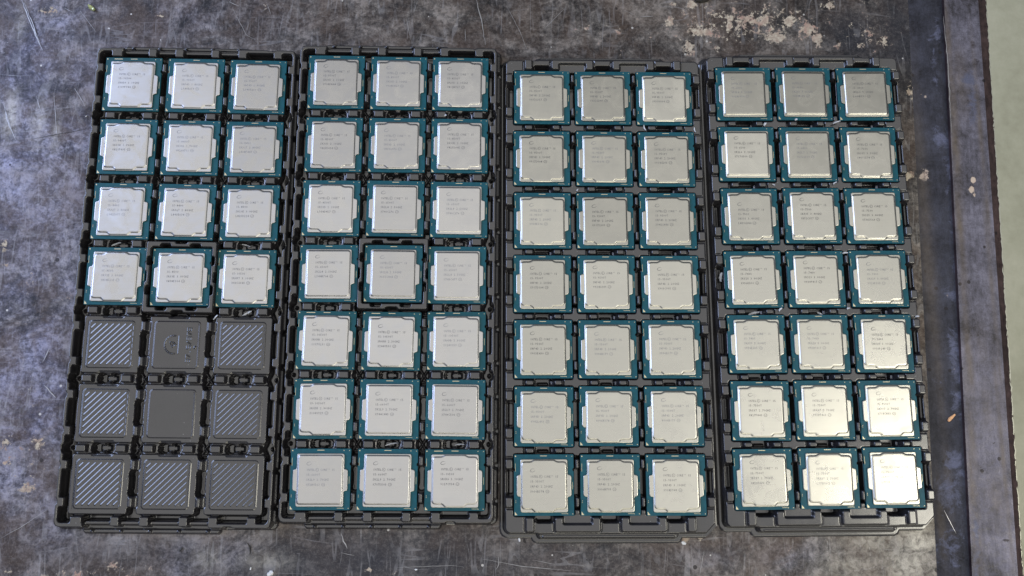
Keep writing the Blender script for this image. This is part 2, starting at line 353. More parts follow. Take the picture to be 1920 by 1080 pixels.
# ---- tray kind with flat bridges between the pockets (two right trays)
PBX, PBY = 41.39, 42.5
def tray_flat():
    P, T, Z0 = 8.9, 11.2, 0.8
    s = Sheet(71, 164.5, 0.5)
    HU, V0, V1 = 66.3, -155.0, 157.4
    s.rect(-45.5, 43.5, -158.6, V1 - 3, 1.6, 2.5, 1.0); s.rect(-49, 46, -100, 163.6, 1.4, 3.5, 1.0)
    s.rect(-HU - 2.6, HU + 2.6, V0 - 1.4, V1 + 3.2, 1.4, 5.5, 1.2)
    # body with a clipped lower right corner
    d = s.sd(s.U, s.V, -HU, HU, V0, V1, 4.0)
    d = np.maximum(d, (s.U + s.V - (HU + V1 - 6.0)) * 0.7071)
    d_lip = np.maximum(s.sd(s.U, s.V, -HU - 3.2, HU + 3.2, V0 - 1.8, V1 + 3.6, 5.5), (s.U + s.V - (HU + V1 - 1.8)) * 0.7071)
    tabs = np.minimum(s.sd(s.U, s.V, -44, 42, -157.4, 0, 2.5), s.sd(s.U, s.V, -45.5, 43, 0, 160.6, 2.5))
    t = np.clip(0.5 - tabs / 1.3, 0, 1); t = t * t * (3 - 2 * t); s.H = s.H * (1 - t) + 7.0 * t
    t = np.clip(0.5 - d / 1.8, 0, 1); t = t * t * (3 - 2 * t); s.H = s.H * (1 - t) + P * t
    s.line((-42, 158.9), (39.5, 158.9), 0.5, 0.9, 0.9, 'add')
    s.line((-42, -156.3), (39.5, -156.3), 0.35, 0.6, 0.8, 'add')
    for r in range(7):
        for c in range(3):
            cu, cv = (c - 1) * PBX, (r - 3) * PBY
            s.rect(cu - 19.0, cu + 19.0, cv - 19.0, cv + 19.0, P - 2.6, 1.2, 0.7)
    # features between rows
    for r in range(-1, 7):
        gv = (r - 2.5) * PBY
        for c in range(3):
            cu = (c - 1) * PBX
            if 0 <= r < 6:
                s.rect(cu - 12.9, cu + 12.9, gv - 2.3, gv + 2.3, P - 2.0, 0.8, 0.6)
                for a, b in ((-11.8, -6.2), (6.7, 12.0)): s.rect(cu + a, cu + b, gv - 1.65, gv + 1.65, T - 0.4, 0.9, 0.8)
                s.rect(cu - 5.4, cu + 5.6, gv - 3.2, gv + 3.2, Z0, 1.6, 1.0)
                s.line((cu + 5.0, gv - 1.4), (cu + 5.0, gv + 1.6), 0.35, 6.4, 0.6, 'max'); s.line((cu - 3.2, gv + 1.0), (cu + 2.4, gv + 1.0), 0.5, 3.6, 1.0, 'max')
    e0, e1 = -3 * PBY - 18.75, 3 * PBY + 18.75
    for sg, e, far in ((-1, e0, V0 + 0.9), (1, e1, V1 - 1.4)):
        def R(u0, u1, a, b, z, *k):
            s.rect(u0, u1, min(a, b), max(a, b), z, *k)
        for c in range(3):
            cu = (c - 1) * PBX
            R(cu - 5.3, cu + 5.4, e - sg * 0.5, e + sg * 4.0, Z0, 1.8, 1.2)
        R(-PBX - 12.6, -PBX - 5.8, e + sg * 0.4, far + sg * 0.3, P - 0.9, 1.0, 0.5); R(-PBX - 11.7, -PBX - 6.3, e + sg * 0.8, far, T, 1.0, 0.8)
        R(PBX + 5.8, PBX + 12.4, e + sg * 0.4, far + sg * 0.3, P - 0.9, 1.0, 0.5); R(PBX + 6.3, PBX + 11.8, e + sg * 0.8, far, T, 1.0, 0.8)
        for c in (-0.5, 0.5):
            cu = c * PBX
            R(cu - 15.2, cu + 15.2, e + sg * 0.3, far + sg * 0.5, P - 0.9, 1.4, 0.5)
            R(cu - 14.4, cu + 14.4, e + sg * 0.8, far, T, 1.4, 0.8)
            R(cu - 9.0, cu + 9.0, e - sg * 0.8, e + sg * 5.0, P - 0.4, 0.9, 0.8)
    # features between columns and along the long sides
    for r in range(7):
        cv = (r - 3) * PBY
        for c in range(4):
            gu = (c - 1.5) * PBX
            if 0 < c < 3: s.rect(gu - 1.95, gu + 1.95, cv - 17.6, cv + 15.0, Z0, 0.8, 0.6)
            else:
                sg = -1 if c == 0 else 1
                a, b = sorted((sg * 60.2, sg * 65.2)); s.rect(a, b, cv - 17.2, cv + 14.9, P - 1.2, 0.8, 0.6)
                s.rect(a, b, cv - 8.6, cv + 6.2, Z0, 1.2, 0.8)
                s.line((sg * 64.3, cv - 8), (sg * 64.3, cv + 5.4), 0.4, 6.8, 0.9, 'max')
            for a, b in ((-16.2, -9.8), (7.2, 13.7)):
                if 0 < c < 3: s.rect(gu - 1.45, gu + 1.45, cv + a, cv + b, T, 1.0, 0.9)
                else:
                    sg = -1 if c == 0 else 1; p, q = sorted((sg * 60.9, sg * 65.9)); s.rect(p, q, cv + a, cv + b, T, 1.1, 0.9)
    s.blur(1)
    LAB = np.zeros(s.U.shape, int)
    keep = (d_lip < 0) | (s.sd(s.U, s.V, -49.6, 46.6, -20, 164.2, 3.8) < 0) | (s.sd(s.U, s.V, -46, 44, -159.2, 0, 2.8) < 0)
    return s.build(keep, LAB)

# ------------------------------------------------------------------ processors
def round_poly(pts, rad, seg=4):
    out = []; n = len(pts)
    for i in range(n):
        p = Vector(pts[i]); a = (Vector(pts[i - 1]) - p); b = (Vector(pts[(i + 1) % n]) - p)
        r = rad[i] if isinstance(rad, (list, tuple)) else rad
        r = min(r, a.length * 0.49, b.length * 0.49)
        A = p + a.normalized() * r; B = p + b.normalized() * r
        for k in range(seg + 1):
            t = k / seg; out.append(((1 - t) ** 2 * A + 2 * t * (1 - t) * p + t * t * B))
    return out
def inset(poly, d):
    n = len(poly); out = []
    area2 = sum(poly[i - 1].x * poly[i].y - poly[i].x * poly[i - 1].y for i in range(n)); sg = 1 if area2 > 0 else -1
    for i in range(n):
        a = poly[i] - poly[i - 1]; b = poly[(i + 1) % n] - poly[i]
        if a.length < 1e-6: a = b
        if b.length < 1e-6: b = a
        na = Vector((-a.y, a.x)).normalized() * sg; nb = Vector((-b.y, b.x)).normalized() * sg
        m = (na + nb).normalized(); out.append(poly[i] + m * d / max(0.5, m.dot(na)))
    return out
def loft(loops):
    V = []; Fc = []
    for poly, z in loops: V += [(p.x, p.y, z) for p in poly]
    n = len(loops[0][0])
    area2 = sum(loops[0][0][i - 1].x * loops[0][0][i].y - loops[0][0][i].x * loops[0][0][i - 1].y for i in range(n)); ccw = area2 > 0
    for k in range(len(loops) - 1):
        for i in range(n):
            j = (i + 1) % n; f = (k * n + i, k * n + j, (k + 1) * n + j, (k + 1) * n + i)
            Fc.append(f if ccw else f[::-1])
    o = (len(loops) - 1) * n; q = V[o:]; V.append((sum(p[0] for p in q) / n, sum(p[1] for p in q) / n, q[0][2])); c = len(V) - 1
    for i in range(n):
        j = (i + 1) % n; Fc.append((o + i, o + j, c) if ccw else (o + j, o + i, c))
    return V, Fc
def U2(pts): return [(a - 18.75, 18.75 - b) for a, b in pts]     # board coordinates from the upper left corner, mm
def merge(*ms):
    V = []; Fc = []
    for v, f in ms:
        o = len(V); V += v; Fc += [tuple(i + o for i in q) for q in f]
    return V, Fc
def box(x0, x1, y0, y1, z0, z1):
    v = [(x, y, z) for z in (z0, z1) for x, y in ((x0, y0), (x1, y0), (x1, y1), (x0, y1))]
    return v, [(0, 1, 5, 4), (1, 2, 6, 5), (2, 3, 7, 6), (3, 0, 4, 7), (4, 5, 6, 7), (3, 2, 1, 0)]
def flat(pts, z): return [(x, y, z) for x, y in pts], [tuple(range(len(pts)))]

# board outline with the two keying notches
bp = [(0, 0), (37.5, 0), (37.5, 8.4), (36.8, 8.8), (36.8, 10.0), (37.5, 10.4), (37.5, 37.5), (0, 37.5), (0, 10.4), (0.7, 10.0), (0.7, 8.8), (0, 8.4)]
BP = round_poly(U2(bp), [0.5, 0.5] + [0.25] * 4 + [0.5, 0.5] + [0.25] * 4, 2)
bv = loft([(BP, -1.1), (BP, -0.08), (inset(BP, 0.08), 0.0)])
ME_BOARD = mesh('circuit_board', *bv, M_BOARD); ME_BOARD_G = mesh('circuit_board_green', *bv, M_BOARD_GREEN)

fl = [(4.0, 2.9), (33.6, 2.9), (33.6, 12.3), (35.9, 12.9), (35.9, 25.4), (33.6, 26.1), (33.6, 35.4), (4.0, 35.4), (4.0, 26.1), (1.7, 25.4), (1.7, 12.9), (4.0, 12.3)]
FR = [1.3, 1.3, 0.5, 1.0, 1.0, 0.5, 1.3, 1.3, 0.5, 1.0, 1.0, 0.5]
FL = round_poly(U2(fl), FR, 4)
def lid_mesh(kind):
    a = loft([(FL, 0.0), (FL, 0.70), (inset(FL, 0.10), 0.88), (inset(FL, 0.26), 0.98), (inset(FL, 0.45), 1.02)])
    if kind == 'notched':
        pl = [(4.5, 4.3), (10.6, 4.3), (12.6, 3.1), (25.0, 3.1), (27.0, 4.3), (33.1, 4.3), (33.1, 33.5), (26.4, 33.5), (24.6, 35.2), (12.8, 35.2), (11.0, 33.5), (4.5, 33.5)]
        R = [2.4, 1.0, 1.0, 1.0, 1.0, 2.4, 2.8, 0.8, 0.8, 0.8, 0.8, 2.8]
    else:
        pl = [(4.6, 3.7), (33.0, 3.7), (33.0, 34.0), (4.6, 34.0)]; R = [2.1] * 4
    PL = round_poly(U2(pl), R, 6)
    b = loft([(inset(PL, d_), h_) for d_, h_ in ((-0.22, 1.00), (-0.02, 1.08), (0.18, 1.24), (0.38, 1.41), (0.60, 1.54), (0.85, 1.63), (1.12, 1.68), (1.4, 1.70))])
    V, Fc = merge(a, b); m = mesh('heat_spreader_' + kind, V, Fc, M_LID)
    return m
ME_LID = {k: lid_mesh(k) for k in ('notched', 'square')}
def pads(extra):
    z = 0.012; g = []
    def r(a, b, c, d): x0, y0 = a - 18.75, 18.75 - d; x1, y1 = c - 18.75, 18.75 - b; g.append(flat([(x0, y0), (x1, y0), (x1, y1), (x0, y1)], z))
    def d(u, v, rr): g.append(flat([(u - 18.75 + rr * math.cos(t), 18.75 - v + rr * math.sin(t)) for t in np.linspace(0, 2 * math.pi, 9)[:-1]], z))
    r(16.4, 0.75, 20.8, 1.1); d(1.0, 1.1, 0.42); d(33.0, 1.1, 0.28); d(36.5, 1.2, 0.25); d(36.6, 36.4, 0.28); d(33.5, 36.4, 0.22); r(29.5, 36.2, 33.5, 36.4)
    d(1.1, 28.4, 0.22); d(1.1, 29.4, 0.22); r(0.8, 5.5, 1.0, 10.5); r(36.6, 17.0, 36.8, 21.5)
    g.append(flat([(x - 18.75, 18.75 - y) for x, y in ((0.5, 37.0), (2.1, 37.0), (0.5, 35.0))], z))
    if extra: r(5.5, 0.8, 11.0, 1.2)
    V, Fc = merge(*g); return mesh('gold_contacts', V, Fc, M_GOLD)
ME_PADS = {False: pads(False), True: pads(True)}

# text to mesh, one engraving per processor
fc = bpy.data.curves.new('t', 'FONT'); fo = bpy.data.objects.new('t', fc); COL.objects.link(fo)
fc.resolution_u = 1; fc.align_x = 'LEFT'
CACHE = {}
def glyphs(txt):
    if txt not in CACHE:
        fc.body = txt; bpy.context.view_layer.update()
        me = fo.evaluated_get(bpy.context.evaluated_depsgraph_get()).to_mesh()
        V = [tuple(v.co[:2]) for v in me.vertices]; Fc = [tuple(p.vertices) for p in me.polygons]
        fo.to_mesh_clear(); CACHE[txt] = (V, Fc)
    return CACHE[txt]
def text(txt, x, y, h, adv, z):
    """monospaced: adv mm per character, cap height h"""
    parts = []; k = h / 0.70
    for i, ch in enumerate(txt):
        if ch == ' ': continue
        V, Fc = glyphs(ch)
        if not V: continue
        w = max(v[0] for v in V) - min(v[0] for v in V); x0 = min(v[0] for v in V)
        kx = min(k * 1.05, adv * 0.84 / max(w, 0.05))
        off = (adv * 0.84 - w * kx) / 2 if ch in 'I1.' else 0
        parts.append(([(x + i * adv + off + (a - x0) * kx, y + b * k, z) for a, b in V], Fc))
    return merge(*parts)
def ring(cx, cy, rx, ry, wd, z, a0=0, a1=2 * math.pi, tilt=0.0, n=18):
    V = []; Fc = []
    for i in range(n + 1):
        t = a0 + (a1 - a0) * i / n
        f = 1.0 if abs(a1 - a0) > 6.2 else (0.35 + 0.65 * math.sin(math.pi * i / n))
        for sg in (-1, 1):
            x = (rx + sg * wd * f / 2) * math.cos(t); y = (ry + sg * wd * f / 2) * math.sin(t)
            V.append((cx + x * math.cos(tilt) - y * math.sin(tilt), cy + x * math.sin(tilt) + y * math.cos(tilt), z))
    for i in range(n): Fc.append((2 * i, 2 * i + 1, 2 * i + 3, 2 * i + 2))
    return V, Fc
def engraving(model, spec, serial, ink, dx, dy):
    z = 1.70 + 0.02; X = 10.2 - 18.75 + dx; Y = 18.75 - dy
    g = [ring(X + 1.5, Y - 8.7, 1.5, 0.95, 0.26, z, 0.5, 6.0, 0.25)]
    L = Y - 13.2; a = 1.09
    g.append(text('INTEL', X, L, 1.35, a, z)); g.append(ring(X + 6.55, L + 0.68, 0.95, 0.95, 0.17, z, n=14)); g.append(text('R', X + 6.15, L + 0.32, 0.75, 0.8, z))
    g.append(text('CORE', X + 8.6, L, 1.35, a, z)); g.append(text('TM', X + 13.0, L + 0.8, 0.55, 0.75, z)); g.append(text('I5', X + 15.6, L, 1.35, a, z))
    g.append(text(model, X - 0.1, L - 2.95, 1.35, a, z)); g.append(text(spec, X - 0.05, L - 6.0, 1.35, a, z)); g.append(text(serial, X, L - 9.05, 1.35, a, z))
    ex = X + len(serial) * a + 1.9
    g.append(ring(ex, L - 8.4, 1.05, 0.9, 0.17, z, n=14)); g.append(text('e4', ex - 0.62, L - 8.72, 0.72, 0.68, z))
    V, Fc = merge(*g); return mesh('engraving', V, Fc, M_INK[ink])

# per tray: model, spec, serial, ink (0 crisp, 1 medium, 2 faint), lid (n notched, s square), extra pad
A95, A85, A65, A66, A105 = 'I5-9500T', 'I5-8500T', 'I5-6500T', 'I5-6600T', 'I5-10500T'
CHIPS = [
 [('I5-10500', 'SRH3A 3.10GHZ', 'X109F744', 1, 'n', 1), (A95, 'SRF4D 1.80GHZ', 'L940B259', 2, 'n', 0), (A95, 'SRF4D 1.80GHZ', 'L940B260', 2, 'n', 0),
  ('I5-9400T', 'SR3X8 1.70GHZ', 'V821F495', 1, 'n', 0), ('I5-8400T', 'SR3X6 1.70GHZ', 'V826H711', 2, 'n', 0), ('I5-8400', 'SR3QT 2.80GHZ', 'L838F447', 2, 'n', 0),
  ('I5-8400', 'SR3QT 2.80GHZ', 'L942E07T', 2, 'n', 0), ('I5-8400', 'SR3QT 2.80GHZ', 'L843E038', 1, 'n', 0), ('I5-8500', 'SR3XE 3.00GHZ', 'L825D224', 1, 'n', 0),
  ('I5-8500', 'SR3XE 3.00GHZ', 'V838E21E', 2, 'n', 0), ('I5-8500', 'SR3XE 3.00GHZ', 'V838E304', 1, 'n', 0), ('I5-10500', 'SRH3T 3.10GHZ', 'X035G043', 1, 'n', 1)],
 [(A95, 'SR3XD 2.10GHZ', 'V938D844', 1, 'n', 0), (A85, 'SR3XD 2.10GHZ', 'V938D857', 2, 'n', 0), (A85, 'SR3XD 2.10GHZ', 'V812B767', 1, 'n', 0),
  (A85, 'SR3XD 2.10GHZ', 'V823D024', 1, 'n', 0), (A85, 'SR3XD 2.10GHZ', 'V830Q476', 2, 'n', 0), (A85, 'SR3XD 2.10GHZ', 'V825D045', 1, 'n', 0),
  (A85, 'SR3XD 2.10GHZ', 'L938D457', 1, 'n', 0), (A65, 'SR2L8 2.50GHZ', 'X740C276', 1, 's', 0), (A65, 'SR2L8 2.50GHZ', 'X740C276', 2, 's', 0),
  (A65, 'SR2L8 2.50GHZ', 'L544B708', 1, 's', 0), (A65, 'SR2L8 2.50GHZ', 'X655C408', 2, 's', 0), (A65, 'SR2L8 2.50GHZ', 'X743C477', 2, 's', 0),
  (A105, 'SRH3B 2.30GHZ', '1107VL31', 1, 'n', 1), (A105, 'SRH3B 2.30GHZ', 'X244V501', 0, 'n', 1), (A105, 'SRH3B 2.30GHZ', 'X124V159', 2, 'n', 1),
  (A105, 'SRH3B 2.30GHZ', 'X104V929', 1, 'n', 1), (A66, 'SR2L9 2.70GHZ', 'X744C485', 1, 's', 0), (A66, 'SR2L9 2.70GHZ', 'X744C506', 1, 's', 0),
  (A66, 'SR2L9 2.70GHZ', 'X728V561', 2, 's', 0), (A66, 'SR2L9 2.70GHZ', 'X707D503', 0, 's', 0), ('I5-10500', 'SRH3A 3.10GHZ', 'V127C934', 0, 'n', 1)],
 [(A95, 'SRF4D 2.20GHZ', s_, i_, 'n', 0) for s_, i_ in zip(
    'V932G357 V932G349 V930V064 V917D008 V904D695 V914G295 V938E596 X917D309 X942C446 X917D104 V924D349 X903C995 V903E430 V006B179 X006B179 V942L491 X006B378 X006B179 X006B378 X006B703 X918D949'.split(),
    (1, 1, 1, 0, 2, 1, 2, 0, 1, 0, 1, 1, 0, 2, 2, 2, 2, 2, 1, 1, 1))],
 [('I5-6500', 'SR2L6 3.20GHZ', 'V628D154', 2, 's', 0), ('I5-6500', 'SR2L6 3.20GHZ', 'V624B026', 2, 's', 0), ('I5-6500', 'SR2L6 3.20GHZ', 'L604F331', 1, 's', 0),
  ('I5-6500', 'SR2L6 3.20GHZ', 'X717G500', 0, 's', 0), ('I5-6400', 'SR2L7 2.70GHZ', 'V602G319', 2, 's', 0), ('I5-7600', 'SR335 3.50GHZ', 'X801C578', 1, 'n', 0),
  ('I5-7500', 'SR335 3.40GHZ', 'L839G384', 1, 'n', 0), ('I5-7500', 'SR335 3.40GHZ', 'X852C057', 0, 'n', 0), ('I5-7500', 'SR335 3.40GHZ', 'X736D563', 0, 'n', 0),
  ('I5-7400', 'SR32W 3.00GHZ', 'X936K501', 0, 'n', 0), ('I5-7400', 'SR32W 3.00GHZ', 'V930P417', 0, 'n', 0), ('I5-7400', 'SR32W 3.00GHZ', 'V929F995', 2, 'n', 0),
  ('I5-7400', 'SR32W 3.00GHZ', 'V936E655', 2, 'n', 0), ('I5-7400', 'SR32W 3.00GHZ', 'V930F417', 2, 'n', 0), ('I5-7400', 'SR32W 3.00GHZ', 'V916F643', 0, 'n', 0),
  ('I5-7500T', 'SR337 2.70GHZ', 'X827F843', 0, 'n', 0), ('I5-7500T', 'SR337 2.70GHZ', 'V733F463', 1, 'n', 0), ('I5-7500T', 'SR337 2.70GHZ', 'X718C833', 1, 'n', 0),
  ('I5-7500T', 'SR337 2.70GHZ', 'X821F073', 1, 'n', 0), ('I5-7500T', 'SR337 2.70GHZ', 'L775F092', 2, 'n', 0), ('I5-7500T', 'SR337 2.70GHZ', 'L771B210', 2, 'n', 0)],
]
CHIPS[2][20] = (A95, 'SRF4D 3.10GHZ', 'X918D949', 1, 'n', 0)

TX = [(-213.67, 6.32, -0.0097), (-77.08, 9.0, -0.0055), (61.53, 2.71, -0.0002), (199.29, 6.53, 0.0061)]
ORD = ['first', 'second', 'third', 'fourth', 'fifth', 'sixth', 'seventh']
COLN = ['left', 'middle', 'right']
TRN = ['leftmost tray', 'second tray from left', 'third tray from left', 'rightmost tray']
INKN = ['crisp', 'greyish', 'faint']
TL = ['dark moulded tray at far left, its three lower rows of ribbed pockets empty',
      'dark moulded tray second from left, full, ring round its centre processor',
      'dark moulded tray third from left, full, wide flat bridges between its pockets',
      'dark moulded tray at far right beside the raised steel edge of the bench']
TONE = {(2, 1): .80, (2, 4): .84, (2, 5): .82, (2, 7): .84, (2, 8): .86, (2, 3): .92, (2, 0): .93, (3, 0): .76, (3, 1): .76, (3, 2): .80, (3, 4): .82, (3, 5): .88, (3, 6): .90, (3, 3): 1.02, (3, 7): 1.0, (0, 2): .92, (0, 5): .9, (1, 0): .92, (1, 1): .93, (1, 2): .95, (1, 3): .94, (1, 4): .94, (1, 18): .9, (1, 10): .92, (2, 9): .93, (2, 12): .93, (3, 9): 1.06, (3, 10): 1.06, (3, 15): 1.08, (3, 16): 1.1, (3, 17): 1.08, (3, 14): 1.08, (2, 20): 1.05, (2, 16): 1.05, (2, 17): 1.06}
MA = tray_ribbed(); MB = tray_flat(); ME_PAD = {q: pad_mesh(q) for q in ('ribbed', 'marked', 'plain')}
trays = []
for t in range(4):
    x, y, a = TX[t]
    tr = empty('processor_tray', (x, y, 0), a)
    tag(tr, TL[t], 'tray', 'trays laid side by side on the bench')
    ms = MA if t < 2 else MB
    for L, me in ms.items():
        if L == 0: put('moulded_sheet', me, tr)
        elif L == 1: put('pocket_ring', me, tr)
    if t < 2:
        for r in ((4, 5, 6) if t == 0 else ()):
            for c in range(3):
                kd = 'marked' if (r, c) == (4, 1) else ('plain' if (r, c) == (5, 1) else 'ribbed')
                o = put('pocket_pad', ME_PAD[kd], tr, ((c - 1) * PAX, -(r - 3) * PAY, 0))
                o['label'] = {'marked': 'smooth pad with a round moulded mark and digits', 'plain': 'plain smooth pad without ribs', 'ribbed': 'pad with raised diagonal ribs'}[kd]
    trays.append(tr)
    px, py = (PAX, PAY) if t < 2 else (PBX, PBY)
    ca, sa = math.cos(a), math.sin(a)
    for i, (mo, sp, se, ink, kd, ex) in enumerate(CHIPS[t]):
        r, c = divmod(i, 3)
        u = (c - 1) * px + random.gauss(0, 0.16); v = -((r - 3) * py) + random.gauss(0, 0.16)
        seat = BOARD_TOP + (0.4 if (t < 2 and r == 3 and c == 1) else 0)
        ch = empty('processor', (x + u * ca - v * sa, y + u * sa + v * ca, seat), a + random.gauss(0, 0.0035), (random.gauss(0, 0.006), random.gauss(0, 0.006)))
        lidw = 'notched' if kd == 'n' else 'square'
        tag(ch, f'{lidw} silver lid processor, {INKN[ink]} print, {ORD[r]} row, {COLN[c]} column, {TRN[t]}', 'processor', 'processors seated in the trays')
        put('circuit_board', ME_BOARD_G if ex else ME_BOARD, ch)
        hs_ = put('heat_spreader', ME_LID[lidw], ch); q = TONE.get((t, i), 1.0) * random.uniform(0.96, 1.04); hs_.color = (q, q, q * 1.02, 1) if t < 2 else (q * 0.97, q * 0.965, q * 0.91, 1)   # plating finish per chip, with the light's falloff and cool-to-warm tint painted in
        put('gold_contacts', ME_PADS[bool(ex)], ch)
        put('engraving', engraving(mo, sp, se, ink, random.gauss(0, 0.25), random.gauss(0, 0.4) + (2.2 if (t == 3 and i == 6) else 0)), ch)
bpy.data.objects.remove(fo); bpy.data.curves.remove(fc)

# ------------------------------------------------------------------ bench
def bench_mat():
    m, nt, b = mat('worn_steel', (0.06, 0.06, 0.065), 0.4, 0.35, 0.28); k = N(nt)
    def att(n): x = k.n('ShaderNodeAttribute', attribute_name=n); return x.outputs['Fac']
    v = k.coord()
    n1 = k.noise(v, 9, 6, 0.62, 0.3); n2 = k.noise(v, 70, 8, 0.72, 0.5); n3 = k.noise(v, 420, 5, 0.7); n4 = k.noise(v, 26, 7, 0.7, 0.8)
    st = k.noise(k.coord((30, 5, 10), (0, 0, 0.25)), 14, 6, 0.7); st2 = k.noise(k.coord((5, 34, 10), (0, 0, -0.5)), 14, 5, 0.7)
    n5 = k.noise(v, 15, 8, 0.75, 1.2); nd = k.noise(v, 170, 6, 0.75, 0.6)
    mixn = k.math('ADD', k.math('MULTIPLY', n2, 0.30), k.math('ADD', k.math('MULTIPLY', n3, 0.13), k.math('ADD', k.math('MULTIPLY', n5, 0.37), k.math('MULTIPLY', nd, 0.20))))
    base = k.ramp(mixn, [(0.43, (0.007, 0.007, 0.008)), (0.475, (0.032, 0.029, 0.029)), (0.515, (0.084, 0.077, 0.072)), (0.57, (0.21, 0.19, 0.175))])
    blue = k.mix(k.math('MULTIPLY', att('cool'), k.mr(n4, 0.35, 0.65, 0.2, 0.9)), base, k.ramp(mixn, [(0.43, (0.012, 0.012, 0.022)), (0.49, (0.058, 0.059, 0.098)), (0.56, (0.25, 0.262, 0.39))]))
    brown = k.mix(k.math('MULTIPLY', k.math('MAXIMUM', att('rust'), 0.55), k.mr(k.noise(v, 24, 7, 0.72, 0.9), 0.42, 0.6, 0.0, 0.9), True), blue, k.mix(n3, (0.030, 0.019, 0.014), (0.125, 0.085, 0.062)))
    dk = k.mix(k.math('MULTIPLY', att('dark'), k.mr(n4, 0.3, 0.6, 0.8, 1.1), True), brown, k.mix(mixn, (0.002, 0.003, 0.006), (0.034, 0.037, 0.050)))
    gr = k.math('SUBTRACT', k.math('ADD', k.math('ADD', k.math('MULTIPLY', nd, 0.78), k.math('MULTIPLY', n2, 0.30)), k.math('MULTIPLY', n3, 0.42)), 0.985)
    paint = k.math('MULTIPLY', k.math('ADD', gr, k.math('MULTIPLY', att('paint'), 0.40)), 22.0, True)
    pc = k.mix(k.mr(n3, 0.4, 0.62, 0, 1), (0.24, 0.19, 0.15), k.mix(k.mr(n2, 0.5, 0.6, 0, 1), (0.38, 0.34, 0.27), (0.27, 0.17, 0.14)))
    # bright metal worn through, with lamp shine painted in at lower right
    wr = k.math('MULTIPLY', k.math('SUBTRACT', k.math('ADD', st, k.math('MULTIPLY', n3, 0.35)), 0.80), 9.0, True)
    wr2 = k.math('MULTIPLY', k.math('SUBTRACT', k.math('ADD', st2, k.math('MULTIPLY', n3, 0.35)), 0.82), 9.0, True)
    wear_shine = k.math('MULTIPLY', k.math('MAXIMUM', wr, wr2), k.math('ADD', 0.25, att('wear_shine')), True)
    c1 = k.mix(k.math('MULTIPLY', wear_shine, 0.6), dk, (0.34, 0.34, 0.36))
    c1 = k.mix(k.math('MULTIPLY', k.math('MULTIPLY', att('bare_shine'), k.mr(nd, 0.36, 0.58, 0.15, 1.0)), 0.8, True), c1, (0.40, 0.385, 0.34))  # bare steel, and the lamp's shine painted into the colour at lower right
    # hair scratches: thin bands of stretched noise
    hs = None
    for sx, sy, an, th in ((60, 6, 0.35, 0.010), (50, 5, -0.9, 0.008), (8, 70, 0.2, 0.009), (40, 5, 1.3, 0.008), (90, 12, -0.35, 0.012)):
        q = k.noise(k.coord((sx / 4, sy / 4, 1), (0, 0, an)), 4.0, 2, 0.5, 0.2)
        bnd = k.math('LESS_THAN', k.math('ABSOLUTE', k.math('SUBTRACT', q, 0.5)), th)
        msk = k.mr(k.noise(k.coord((1, 1, 1), (0, 0, an * 3)), 28 + sx * 0.2, 3, 0.6), 0.50, 0.62, 0, 1)
        bb = k.math('MULTIPLY', bnd, msk, True); hs = bb if hs is None else k.math('MAXIMUM', hs, bb)
    grain = k.noise(v, 1400, 3, 0.7)
    c1 = k.mix(k.math('MULTIPLY', hs, 0.18), c1, (0.36, 0.36, 0.38))
    c1 = k.mix(k.mr(grain, 0.46, 0.66, 0.0, 0.28), c1, k.mix(k.mr(n3, .4, .6, 0, 1), (0.012, 0.012, 0.014), (0.20, 0.19, 0.185)))
    # specks
    vo = k.n('ShaderNodeTexVoronoi'); vo.inputs['Scale'].default_value = 95; k.l(v, vo.inputs['Vector'])
    sp = k.math('MULTIPLY', k.math('LESS_THAN', vo.outputs['Distance'], 0.075), k.math('GREATER_THAN', k.noise(v, 33, 2), 0.52))
    c2 = k.mix(k.math('MULTIPLY', sp, 0.75), c1, (0.45, 0.44, 0.42))
    vo2 = k.n('ShaderNodeTexVoronoi'); vo2.inputs['Scale'].default_value = 60; k.l(v, vo2.inputs['Vector'])
    pit = k.math('MULTIPLY', k.math('LESS_THAN', vo2.outputs['Distance'], 0.09), k.math('GREATER_THAN', k.noise(v, 21, 2), 0.56))
    c2 = k.mix(k.math('MULTIPLY', pit, 0.8), c2, (0.012, 0.010, 0.010))
    k.l(k.mix(paint, c2, pc), b.inputs['Base Color'])
    k.l(k.math('MULTIPLY', k.math('SUBTRACT', 1.0, paint), k.math('ADD', 0.35, k.math('MULTIPLY', wear_shine, 0.5)), True), b.inputs['Metallic'])
    k.l(k.math('ADD', k.mr(n2, 0.35, 0.65, 0.36, 0.56), k.math('MULTIPLY', paint, 0.2)), b.inputs['Roughness'])
    h = k.math('ADD', k.math('MULTIPLY', n2, 0.7), k.math('ADD', k.math('MULTIPLY', n3, 0.4), k.math('ADD', k.math('MULTIPLY', grain, 0.12), k.math('MULTIPLY', paint, 0.35))))
    k.bump(h, b, 0.55, 0.0007)
    return m
M_STEEL = bench_mat()
